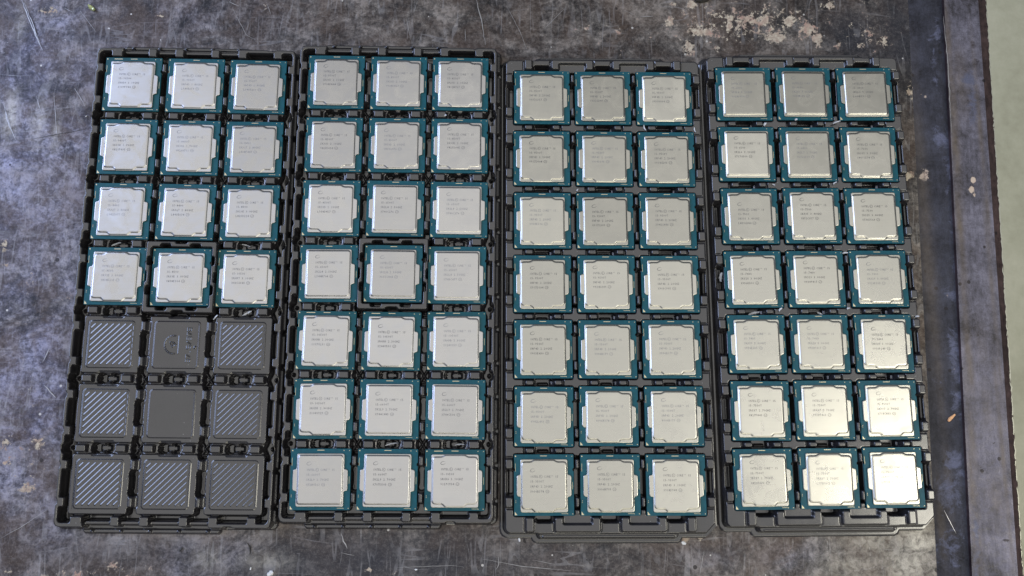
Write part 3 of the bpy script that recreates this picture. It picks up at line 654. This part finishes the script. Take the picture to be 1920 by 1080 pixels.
def strip_mat(name, tint, dark):
    m, nt, b = mat(name, tint, 0.5, 0.3, 0.28); k = N(nt); v = k.coord()
    n1 = k.noise(v, 30, 7, 0.7, 0.4); n2 = k.noise(v, 260, 5, 0.7); st = k.noise(k.coord((20, 4, 4)), 22, 6, 0.7)
    f = k.math('ADD', k.math('MULTIPLY', n1, 0.45), k.math('ADD', k.math('MULTIPLY', n2, 0.3), k.math('MULTIPLY', st, 0.25)))
    def att(n): x = k.n('ShaderNodeAttribute', attribute_name=n); return x.outputs['Fac']
    n0 = k.noise(v, 17, 6, 0.7, 0.6); g = k.noise(v, 1300, 3, 0.7)
    f = k.math('ADD', k.math('MULTIPLY', f, 0.62), k.math('ADD', k.math('MULTIPLY', n0, 0.24), k.math('MULTIPLY', g, 0.14)))
    base = k.ramp(f, [(0.42, dark), (0.50, tint), (0.60, tuple(min(1, c * 2.1) for c in tint))])
    vo = k.n('ShaderNodeTexVoronoi'); vo.inputs['Scale'].default_value = 110; k.l(v, vo.inputs['Vector'])
    pit = k.math('MULTIPLY', k.math('LESS_THAN', vo.outputs['Distance'], 0.14), k.math('GREATER_THAN', k.noise(v, 40, 2), 0.54))
    c = k.mix(k.math('MULTIPLY', pit, 0.85), base, (0.012, 0.010, 0.012))
    gr = k.math('ADD', k.math('MULTIPLY', n1, 0.35), k.math('ADD', k.math('MULTIPLY', k.noise(v, 120, 7, 0.75, 0.5), 0.5), k.math('MULTIPLY', n2, 0.25)))
    paint = k.math('MULTIPLY', k.math('SUBTRACT', k.math('ADD', gr, k.math('MULTIPLY', att('paint'), 0.34)), 0.80), 20.0, True)
    dkk = k.math('MULTIPLY', k.math('SUBTRACT', k.math('ADD', gr, k.math('MULTIPLY', att('dark'), 0.34)), 0.80), 14.0, True)
    c = k.mix(k.math('MULTIPLY', dkk, 0.8), c, (0.018, 0.014, 0.016))
    c = k.mix(paint, c, k.mix(n2, (0.30, 0.20, 0.16), (0.52, 0.46, 0.38)))
    c = k.mix(k.math('MULTIPLY', att('brown'), k.mr(n1, 0.38, 0.62, 0.25, 1.0), True), c, k.mix(n2, (0.035, 0.026, 0.018), (0.17, 0.135, 0.095)))
    c = k.mix(k.math('MULTIPLY', k.math('SUBTRACT', k.math('ADD', k.math('ADD', k.math('MULTIPLY', gr, 0.7), k.math('MULTIPLY', k.noise(v, 90, 8, 0.8, 1.0), 0.75)), k.math('MULTIPLY', att('pale'), 0.22)), 0.88), 7.0, True), c, k.mix(g, (0.03, 0.034, 0.055), (0.13, 0.138, 0.20)))
    k.l(c, b.inputs['Base Color']); k.l(k.mr(n2, 0.35, 0.65, 0.36, 0.6), b.inputs['Roughness'])
    k.bump(f, b, 0.5, 0.0006); return m
M_STRIP = strip_mat('shaded_steel_strip', (0.024, 0.025, 0.034), (0.005, 0.005, 0.008))  # the strip's shading is put into its dark base colour
M_BAR = strip_mat('greyed_steel_bar', (0.088, 0.085, 0.108), (0.026, 0.024, 0.028))
M_RUST = strip_mat('rusty_edge', (0.040, 0.026, 0.026), (0.012, 0.007, 0.008))

def gridmesh(name, corners, nx, ny, m, blobs, zf=None):
    """corners: bl, br, tr, tl (Vectors mm); blobs: {attr: [(x, y, rx, ry, amp)]} in world mm"""
    s_, t_ = np.meshgrid(np.linspace(0, 1, nx), np.linspace(0, 1, ny))
    bl, br, tr, tl = [np.array(c) for c in corners]
    P = (bl[None, None] * ((1 - s_) * (1 - t_))[..., None] + br * (s_ * (1 - t_))[..., None] + tr * (s_ * t_)[..., None] + tl * ((1 - s_) * t_)[..., None])
    if zf is not None: P[..., 2] += zf(P[..., 0], P[..., 1], s_, t_)
    ids = np.arange(nx * ny).reshape(ny, nx)
    q = np.stack([ids[:-1, :-1], ids[:-1, 1:], ids[1:, 1:], ids[1:, :-1]], -1).reshape(-1, 4); nq = len(q)
    me = bpy.data.meshes.new(name); me.vertices.add(nx * ny); me.vertices.foreach_set('co', (P * MM).astype(np.float32).ravel())
    me.loops.add(nq * 4); me.loops.foreach_set('vertex_index', q.astype(np.int32).ravel())
    me.polygons.add(nq); me.polygons.foreach_set('loop_start', np.arange(0, nq * 4, 4, dtype=np.int32)); me.polygons.foreach_set('use_smooth', np.ones(nq, bool))
    me.materials.append(m); me.update(calc_edges=True)
    for k, lst in blobs.items():
        A = np.zeros((ny, nx))
        for (x, y, rx, ry, amp) in lst: A = np.maximum(A, amp * np.exp(-(((P[..., 0] - x) / rx) ** 2 + ((P[..., 1] - y) / ry) ** 2)))
        at_ = me.attributes.new(k, 'FLOAT', 'POINT'); at_.data.foreach_set('value', A.astype(np.float32).ravel())
    return me
def pb(lst, z=0):      # blobs given as photograph position and size in its pixels, laid on the bench plane
    out = []
    for x, y, rx, ry, a in lst:
        p = at(x, y, z); out.append((p.x, p.y, rx * 0.36, ry * 0.36, a))
    return out
PAINT = pb([(1400, 45, 200, 60, .62), (1620, 60, 70, 70, .50), (1150, 60, 100, 50, .32), (60, 850, 70, 110, .40), (60, 540, 60, 60, .36), (180, 1072, 200, 14, .5)]) + pb([(x_, y_, a_ * 1.15, b_ * 1.15, c_ * (0.82 if x_ < 700 else 1.0)) for x_, y_, a_, b_, c_ in [(88, 22, 20, 12, 1.0), (140, 48, 6, 6, .8), (148, 110, 7, 5, .8), (165, 230, 6, 5, .8), (5, 465, 14, 16, .9), (8, 495, 12, 10, .7), (132, 482, 7, 8, .6), (12, 530, 8, 8, .6),
    (50, 608, 14, 6, .6), (92, 665, 8, 8, .7), (125, 560, 10, 10, .7), (55, 730, 10, 8, .7), (70, 832, 18, 16, .95), (12, 830, 14, 16, .9), (52, 915, 20, 14, 1.0), (12, 870, 18, 8, .8), (20, 1070, 20, 8, .8), (85, 1078, 26, 6, .9), (140, 1075, 16, 6, .8), (215, 1060, 22, 6, .8), (70, 1010, 8, 4, .6),
    (300, 30, 14, 7, .8), (500, 15, 8, 16, .6), (1100, 52, 6, 6, .9), (1158, 60, 8, 4, .9), (1218, 72, 6, 6, .8), (1256, 40, 12, 12, .95), (1262, 8, 10, 7, .9), (1296, 8, 16, 9, 1), (1332, 5, 8, 5, .9), (1312, 60, 26, 12, 1), (1290, 90, 12, 20, 1), (1336, 30, 8, 12, .8), (1366, 45, 9, 22, .95),
    (1404, 36, 9, 6, .9), (1430, 38, 14, 18, 1), (1450, 70, 26, 16, 1), (1482, 40, 14, 18, 1), (1515, 55, 16, 12, 1), (1532, 75, 10, 20, 1), (1438, 12, 8, 9, .8), (1468, 20, 8, 8, .8), (1555, 10, 14, 10, 1), (1345, 92, 12, 8, .9), (1570, 88, 10, 6, .9), (1658, 78, 10, 14, .9), (1626, 6, 5, 14, .8), (1612, 86, 8, 6, .8), (1162, 98, 8, 6, .8), (1245, 98, 8, 6, .7), (1690, 58, 6, 6, .7),
    (690, 1068, 16, 6, .9), (745, 1074, 14, 6, .8), (1285, 1010, 10, 9, 1.0), (1315, 1008, 14, 6, .9), (1702, 328, 14, 12, .95), (1706, 170, 8, 18, .9), (1730, 345, 10, 8, .8), (1664, 355, 9, 9, .7), (1480, 1030, 8, 6, .5), (1560, 1042, 8, 5, .5), (1690, 60, 5, 6, .8)]])
RUST = pb([(150, 25, 18, 12, .9), (620, 55, 40, 14, .8), (900, 30, 30, 20, .8), (1170, 12, 40, 20, .7), (1300, 40, 60, 50, .9), (1020, 60, 50, 40, .5), (640, 20, 30, 20, .6), (60, 80, 30, 30, .5), (40, 560, 50, 40, .5), (520, 60, 90, 30, .5), (880, 45, 160, 50, .55), (1180, 50, 180, 60, .75), (1420, 40, 180, 60, .8), (1590, 1045, 20, 10, .5)])
COOL = pb([(60, 250, 170, 330, 1.0), (60, 700, 130, 300, 1.0), (350, 30, 200, 60, .4), (60, 950, 160, 120, .5), (390, 1055, 90, 40, .7), (1330, 1050, 60, 30, .4), (1480, 1040, 60, 30, .5)])  # blue-grey tint, partly the window's cool sheen put into the colour
DARK = pb([(900, 1055, 420, 45, .6), (250, 1040, 200, 40, .45), (700, 1060, 330, 60, .8), (1050, 1060, 160, 40, .55), (450, 1070, 160, 30, .5), (1400, 40, 60, 40, .4), (1600, 60, 60, 60, .8), (1690, 60, 50, 140, .85), (200, 1050, 160, 40, .35), (150, 70, 40, 20, .4)])  # dark blotches, with the dim reflection at bottom centre painted in
WEAR_SHINE = pb([(150, 500, 60, 90, .5), (640, 40, 120, 40, .4), (60, 230, 90, 120, .9), (110, 120, 60, 60, .6), (1620, 1040, 120, 60, .9), (1500, 1000, 80, 40, .4), (380, 1050, 40, 20, .8), (500, 1040, 50, 30, .6)])  # worn metal; the lower right blobs paint in the lamp's shine

bench = empty('workbench', (0, 0, 0)); tag(bench, 'worn dark steel workbench with scuffed top, flaking cream paint and raised right edge', 'workbench')
def along(x0, x1, y, z):       # point on the straight line through (x0,0) and (x1,1080) continued to y
    return at(x0 + (x1 - x0) * y / 1080, y, z)
YT, YB = -260, 1400
L0, L1 = (1702, 1757), (1766, 1819)
c_br, c_tr = along(*L0, YB, 0), along(*L0, YT, 0)
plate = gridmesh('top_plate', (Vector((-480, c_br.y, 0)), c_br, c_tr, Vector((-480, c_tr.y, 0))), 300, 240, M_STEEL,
                 {'paint': PAINT, 'rust': RUST, 'cool': COOL, 'dark': DARK, 'wear_shine': WEAR_SHINE, 'bare_shine': pb([(1715, 1010, 40, 40, 1.0), (1640, 1010, 60, 30, .6), (1700, 1060, 40, 40, .9), (1600, 1060, 60, 25, .5), (20, 215, 14, 45, .8), (75, 225, 12, 40, .6), (105, 250, 8, 35, .5), (40, 40, 10, 40, .4), (390, 1048, 26, 18, .45), (500, 1052, 40, 14, .5)])},  # bare steel spots; those at lower right stand for painted lamp shine
                 lambda X, Y, s_, t_: 0.35 * np.sin(X / 61 + 1.0) * np.sin(Y / 47) * np.clip((1 - s_) * 12, 0, 1))
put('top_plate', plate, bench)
ZS = 5.0
SP = pb([(1731, 45, 5, 5, .8), (1730, 55, 4, 6, .7), (1739, 70, 3, 16, .7), (1710, 165, 8, 16, .9), (1735, 180, 5, 9, .8), (1728, 175, 6, 8, .8), (1733, 325, 16, 20, 1.0), (1790, 700, 14, 20, .4), (1775, 555, 6, 20, .7), (1780, 640, 6, 30, .5), (1765, 880, 8, 14, .5)], 2)
put('side_strip', gridmesh('side_strip', (c_br + Vector((0, 0, 0.02)), along(*L1, YB, ZS), along(*L1, YT, ZS), c_tr + Vector((0, 0, 0.02))), 24, 260, M_STRIP, {'paint': SP, 'dark': [], 'brown': pb([(1740, 450, 12, 300, .5), (1762, 700, 8, 300, .4), (1768, 980, 8, 80, .5)], 3), 'pale': pb([(1757, 65, 7, 40, .9), (1752, 130, 10, 60, .8), (1762, 260, 16, 26, 1.0), (1775, 300, 9, 50, .9), (1772, 360, 9, 14, .7), (1782, 420, 8, 50, .6), (1790, 490, 8, 30, .6), (1783, 555, 14, 16, 1.0), (1786, 650, 11, 45, 1.0), (1800, 715, 10, 12, .9), (1792, 750, 14, 40, .9), (1760, 715, 14, 8, .6), (1790, 870, 20, 30, .9), (1780, 930, 26, 34, 1.0), (1785, 1040, 30, 60, .8)], 3)}), bench)
BLo = (1834, 1909); BHi = (1770, 1823); ZB = ZS + 2.8
BP_ = pb([(1825, 338, 9, 11, 1.2), (1822, 355, 10, 12, 1.2), (1827, 365, 7, 10, 1.1), (1790, 180, 10, 60, .5)], ZB)
BD_ = pb([(1826, 85, 12, 16, .9), (1810, 130, 16, 30, .8), (1830, 120, 14, 30, .8), (1815, 190, 18, 14, .8), (1855, 950, 7, 14, .9), (1886, 1014, 10, 5, 1.1), (1868, 585, 4, 4, .9), (1833, 690, 4, 4, .8), (1852, 900, 3, 10, .8), (1850, 1040, 4, 14, .7), (1880, 970, 6, 6, .8)], ZB)
put('edge_bar', gridmesh('edge_bar', (along(*BHi, YB, ZB), along(*BLo, YB, ZB), along(*BLo, YT, ZB), along(*BHi, YT, ZB)), 30, 300, M_BAR, {'paint': BP_, 'dark': BD_, 'brown': pb([(1800, 150, 16, 60, .55), (1840, 640, 14, 40, .35), (1868, 940, 18, 40, .5), (1850, 760, 12, 40, .4), (1776, 60, 7, 120, .8), (1785, 180, 9, 90, 1.0), (1792, 280, 8, 120, .9), (1800, 430, 7, 120, .9), (1808, 560, 6, 90, .7), (1816, 660, 7, 90, .8), (1820, 800, 7, 100, .7), (1826, 950, 8, 120, .8), (1843, 300, 5, 200, .7), (1862, 560, 5, 200, .6), (1880, 850, 5, 200, .6)], ZB), 'pale': pb([(1825, 200, 12, 60, 1.0), (1815, 150, 16, 30, .8), (1830, 1000, 8, 60, 1.0), (1828, 1060, 9, 30, 1.0)], ZB)}), bench)
OUT = (1849, 1919)
put('rusty_edge', gridmesh('rusty_edge', (along(*BLo, YB, ZB), along(*OUT, YB, ZB - 2.5), along(*OUT, YT, ZB - 2.5), along(*BLo, YT, ZB)), 6, 300, M_RUST, {'paint': [], 'dark': [], 'brown': [], 'pale': []},
    lambda X, Y, s_, t_: 0.35 * np.sin(Y * 0.9 + 2 * np.sin(Y * .23)) * (s_ > 0.5)), bench)
ol, ot = along(*OUT, YB, ZB - 2.5), along(*OUT, YT, ZB - 2.5)
V = [tuple(ol), tuple(ot), (ot.x, ot.y, -60), (ol.x, ol.y, -60)]
put('edge_side', mesh('edge_side', V, [(0, 3, 2, 1)], M_RUST), bench)
hl, ht = along(*BHi, YB, ZB), along(*BHi, YT, ZB)      # inner face of the bar and the narrow seam beside the strip
V = [tuple(hl), tuple(ht), (ht.x, ht.y, -3), (hl.x, hl.y, -3)]
put('seam_wall', mesh('seam_wall', V, [(0, 1, 2, 3)], M_RUST), bench)
# bright worn line along the outer edge
def ribbon(pts, wd, z, n_taper=True, m=None, name='scratch', zoff=0.03):
    P = [at(x, y, z) for x, y in pts]; V = []; Fc = []
    # resample with a slight wobble
    Q = []
    for a, b in zip(P[:-1], P[1:]):
        n = max(2, int((b - a).length / 3))
        for k in range(n): Q.append(a.lerp(b, k / n))
    Q.append(P[-1]); n = len(Q)
    for i, q in enumerate(Q):
        d = (Q[min(i + 1, n - 1)] - Q[max(i - 1, 0)]).normalized(); nn = Vector((-d.y, d.x, 0))
        t = i / (n - 1); wv = wd * (0.25 + 0.75 * math.sin(math.pi * min(1, max(0, t)))) * random.uniform(0.55, 1.1)
        c = q + nn * random.gauss(0, wd * 0.25)
        V += [tuple(c - nn * wv / 2 + Vector((0, 0, zoff))), tuple(c + nn * wv / 2 + Vector((0, 0, zoff)))]
    for i in range(n - 1): Fc.append((2 * i, 2 * i + 2, 2 * i + 3, 2 * i + 1))
    return mesh(name, V, Fc, m)
M_SCR = mat('bare_scratched_metal', (0.27, 0.27, 0.28), 0.35, 0.7)[0]
M_SCR_D = mat('dark_scratch', (0.015, 0.013, 0.014), 0.6)[0]
SCR = [([(41, 0), (55, 38), (80, 95)], .9), ([(46, 6), (62, 45), (76, 84)], .5), ([(8, 195), (16, 230), (30, 262)], .8), ([(10, 205), (22, 240)], .6), ([(68, 180), (80, 215)], .4), ([(102, 180), (106, 240), (108, 268)], .4),
       ([(93, 653), (80, 680)], .6), ([(84, 722), (95, 735), (105, 746)], .8), ([(893, 0), (904, 45), (910, 85)], .7), ([(872, 55), (873, 78)], .4), ([(762, 35), (770, 75)], .3), ([(783, 2), (775, 25)], .3),
       ([(640, 1000), (645, 1014), (651, 1028)], .8), ([(934, 1044), (936, 1058), (930, 1068)], .5), ([(745, 1064), (850, 1060), (870, 1063)], .25), ([(905, 1048), (980, 1062), (1070, 1070)], .3), ([(640, 1036), (665, 1041)], .4),
       ([(1000, 1050), (1040, 1058)], .25), ([(1320, 1030), (1312, 1078)], .3), ([(0, 1010), (45, 985), (90, 955)], .35), ([(0, 140), (40, 143), (60, 141)], .25), ([(140, 165), (160, 200)], .4), ([(430, 3), (448, 12)], .8), ([(120, 15), (138, 24)], .3),
       ([(1200, 32), (1225, 31)], .5), ([(1170, 20), (1190, 28)], .3), ([(1020, 55), (1060, 15)], .25), ([(1330, 20), (1338, 90)], .2), ([(950, 12), (975, 60), (990, 100)], .3), ([(436, 15), (462, 66), (482, 76)], .3), ([(150, 20), (180, 60)], .25), ([(500, 5), (508, 28)], .4)]
for p, wd in SCR: put('scratch', ribbon(p, wd, 0, m=M_SCR, zoff=0.42), bench)
put('scratch', ribbon([(55, 262), (110, 252), (170, 240)], .5, 0, m=M_SCR_D, zoff=0.42), bench)['label'] = 'thin dark scratch'
put('scratch', ribbon([(1770, 958), (1787, 990), (1792, 1000)], .4, 3.5, m=M_SCR, zoff=0.5), bench)
put('worn_edge_line', ribbon([(OUT[0] + (OUT[1] - OUT[0]) * y / 1080 - 0.8, y) for y in (-100, 150, 400, 700, 900, 1150)], 1.0, ZB - 2.2, m=mat('worn_edge_metal', (0.30, 0.30, 0.25), 0.4, 0.5)[0], zoff=0.2), bench)
put('seam_glint', ribbon([(1769, 30), (1773, 70), (1778, 130), (1784, 250)], 0.7, ZB, m=M_SCR, zoff=0.05), bench)  # glints along the seam painted in as a pale ribbon

# floor far below
M_FLOOR, nt, b = mat('pale_green_concrete', (0.34, 0.36, 0.27), 0.7); k = N(nt); v = k.coord()
n1 = k.noise(v, 5, 6, 0.6, 0.3); n2 = k.noise(v, 40, 6, 0.7); n3 = k.noise(k.coord((1, 1, 1), (0, 0, 0.7)), 2.2, 4, 0.6, 1.2)
ff = k.math('ADD', k.math('MULTIPLY', n1, 0.5), k.math('ADD', k.math('MULTIPLY', n2, 0.3), k.math('MULTIPLY', n3, 0.2)))
k.l(k.ramp(ff, [(0.35, (0.27, 0.265, 0.185)), (0.5, (0.37, 0.365, 0.265)), (0.65, (0.46, 0.45, 0.34))]), b.inputs['Base Color']); k.bump(n2, b, 0.2, 0.002)
fl_ = put('floor', mesh('floor', [(-4000, -4000, -850), (4000, -4000, -850), (4000, 4000, -850), (-4000, 4000, -850)], [(0, 1, 2, 3)], M_FLOOR)); tag(fl_, kind='structure')

# ------------------------------------------------------------------ loose bits
def chunk(name, p, L, W, Hh, rz, m, label, cat, group=None, curl=0.0, flake=False):
    """irregular sliver: faceted, tapered, slightly curled"""
    n = 9; V = []; Fc = []
    for i in range(n):
        t = i / (n - 1); x = (t - 0.5) * L; wv = W * (0.35 + 0.65 * math.sin(math.pi * (0.12 + 0.76 * t))) * random.uniform(0.8, 1.15)
        z = curl * (2 * t - 1) ** 2 + 0.05; y0 = curl * 0.7 * math.sin(3 * t)
        for (dy, dz) in ((-0.5, 0.0), (-0.28, 1.0), (0.3, 0.85), (0.5, 0.05)):
            V.append((x, y0 + dy * wv * random.uniform(0.85, 1.1), z + dz * Hh * random.uniform(0.7, 1.1)))
    for i in range(n - 1):
        for j in range(4):
            a = i * 4 + j; b2 = i * 4 + (j + 1) % 4; Fc.append((a, b2, b2 + 4, a + 4))
    Fc += [(3, 2, 1, 0), tuple((n - 1) * 4 + j for j in range(4))]
    o = put(name, mesh(name, V, Fc, m), None, p, rz); tag(o, label, cat, group); return o
SH = [(1568, 230, 11.6, 5.5, .9, .35, 'between the top two rows, right of centre, rightmost tray'),
      (1434, 234, 9.3, 2.6, 1.8, .9, 'below the top left processor, rightmost tray'),
      (1492, 225, 9.3, 1.8, 1.6, .3, 'below the top middle processor, rightmost tray'),
      (1209, 240, 9.3, 4.0, .9, 1.9, 'lying by the top right processor, third tray'),
      (1303, 244, 9.3, 3.5, .9, 1.8, 'on the right border, second gap, third tray'),
      (1584, 475, 9.3, 3.8, 1.2, .1, 'above the fourth row, right of middle, rightmost tray'),
      (1413, 588, 3.5, 7.5, 1.8, .25, 'in a slot below the fourth row left, rightmost tray'),
      (1463, 581, 9.3, 3.0, 1.4, .8, 'on the bridge below the fourth row left, rightmost tray'),
      (1537, 589, 3.5, 4.5, 1.4, -.5, 'in a slot below the fourth row middle, rightmost tray'),
      (1590, 579, 9.3, 2.0, 1.2, .4, 'on the bridge below the fourth row, right side, rightmost tray'),
      (1719, 594, 9.3, 2.6, 1.2, .2, 'on the right border by the fifth row, rightmost tray'),
      (1565, 344, 9.3, 3.0, .9, .6, 'on the bridge above the third row, middle, rightmost tray'),
      (1450, 347, 9.3, 2.0, .9, -.4, 'on the bridge above the third row, left, rightmost tray'),
      (1083, 357, 9.3, 1.8, .9, 1.1, 'on the bridge below the second row, third tray'),
      (219, 458, 3.2, 6.5, 1.3, .35, 'in a slot below the third row left, leftmost tray'),
      (462, 461, 3.2, 6.0, 1.0, -.3, 'in a slot below the third row right, leftmost tray'),
      (464, 588, 3.2, 6.5, 1.6, .5, 'in a slot below the fourth row right, leftmost tray'),
      (405, 595, 8.3, 4.0, .9, .85, 'at the crossing beside the ribbed pockets, leftmost tray'),
      (734, 833, 3.2, 8.0, .9, .2, 'in a slot above the bottom row middle, second tray'),
      (862, 834, 3.2, 6.0, .9, .05, 'in a slot above the bottom row right, second tray'),
      (835, 217, 10.5, 1.6, 1.2, .2, 'on a post below the top right processor, second tray'),
      (1352, 520, 3.5, 6.0, 2.2, 1.4, 'in the left border slot by the fourth row, rightmost tray')]
for x, y, z, L, W, rz, where in SH:
    q = at(x, y, z); chunk('plastic_shaving', q, L, W, 0.5, rz, M_SHAVE, 'clear shaving ' + where, 'shaving', 'clear plastic shavings caught in the trays', curl=0.5)
M_WOOD = mat('orange_wood', (0.55, 0.30, 0.14), 0.6)[0]; M_BLK = mat('black_grit', (0.012, 0.011, 0.010), 0.5)[0]; M_NUG = mat('greenish_glass', (0.30, 0.34, 0.16), 0.12, 0.2, 0.8)[0]; M_WHT = mat('white_crumb', (0.50, 0.51, 0.52), 0.4)[0]
chunk('wood_chip', at(1784, 783, 3.2), 6.8, 2.4, 0.9, 0.75, M_WOOD, 'small orange wood chip on the dark strip beside the rightmost tray', 'wood chip')
chunk('glass_crumb', at(172, 15, 0.5), 5.5, 3.2, 1.6, -0.7, M_NUG, 'shiny greenish crumb on the bench above the leftmost tray', 'crumb')
chunk('black_grit', at(339, 1030, 0.4), 3.0, 1.2, 0.6, 0.9, M_BLK, 'black speck on the bench under the leftmost tray', 'grit')
chunk('bent_splinter', at(467, 1028, 0.4), 7.0, 1.0, 0.6, -1.3, M_BLK, 'dark bent splinter on the bench below and between the left two trays', 'splinter', curl=0.8)
chunk('dark_lump', at(1316, 0, 0.4), 9, 4.5, 2.0, 0.1, M_BLK, 'dark lump at the top edge above the gap between the right trays', 'lump')
chunk('white_crumb', at(1806, 550, ZS), 2.2, 1.4, 0.8, 0.3, M_WHT, 'tiny white crumb on the seam of the bench edge', 'crumb')
chunk('metal_sliver', at(1817, 765, ZS), 5.0, 0.8, 0.5, -1.2, M_WHT, 'pale straight sliver lying along the seam near the wood chip', 'sliver')
chunk('pale_crumb', at(507, 1075, 0.5), 4.0, 3.0, 1.0, 0.6, M_WHT, 'pale shiny flake at the bottom edge under the second tray', 'flake')
for i, (x, y, s_, lb) in enumerate(((780, 1068, 1.6, 'white speck at the bottom edge, left of the long scratch'), (1200, 970, 1.0, 'small grey speck beneath the third tray, beside its tab'), (974, 1012, 2.2, 'grey fleck under the bottom left corner of the third tray'), (1282, 1018, 3.0, 'white flake among pink paint between the two right trays'), (162, 218, 1.2, 'white speck left of the first row, leftmost tray'), (470, 1066, 1.6, 'bright speck left of the pale flake at the bottom edge'))):
    chunk('pale_speck', at(x, y, 0.45), s_, s_ * 0.7, 0.4, i * 0.9, M_WHT, lb, 'speck', 'pale specks scattered on the bench')
S.render.engine = 'CYCLES'
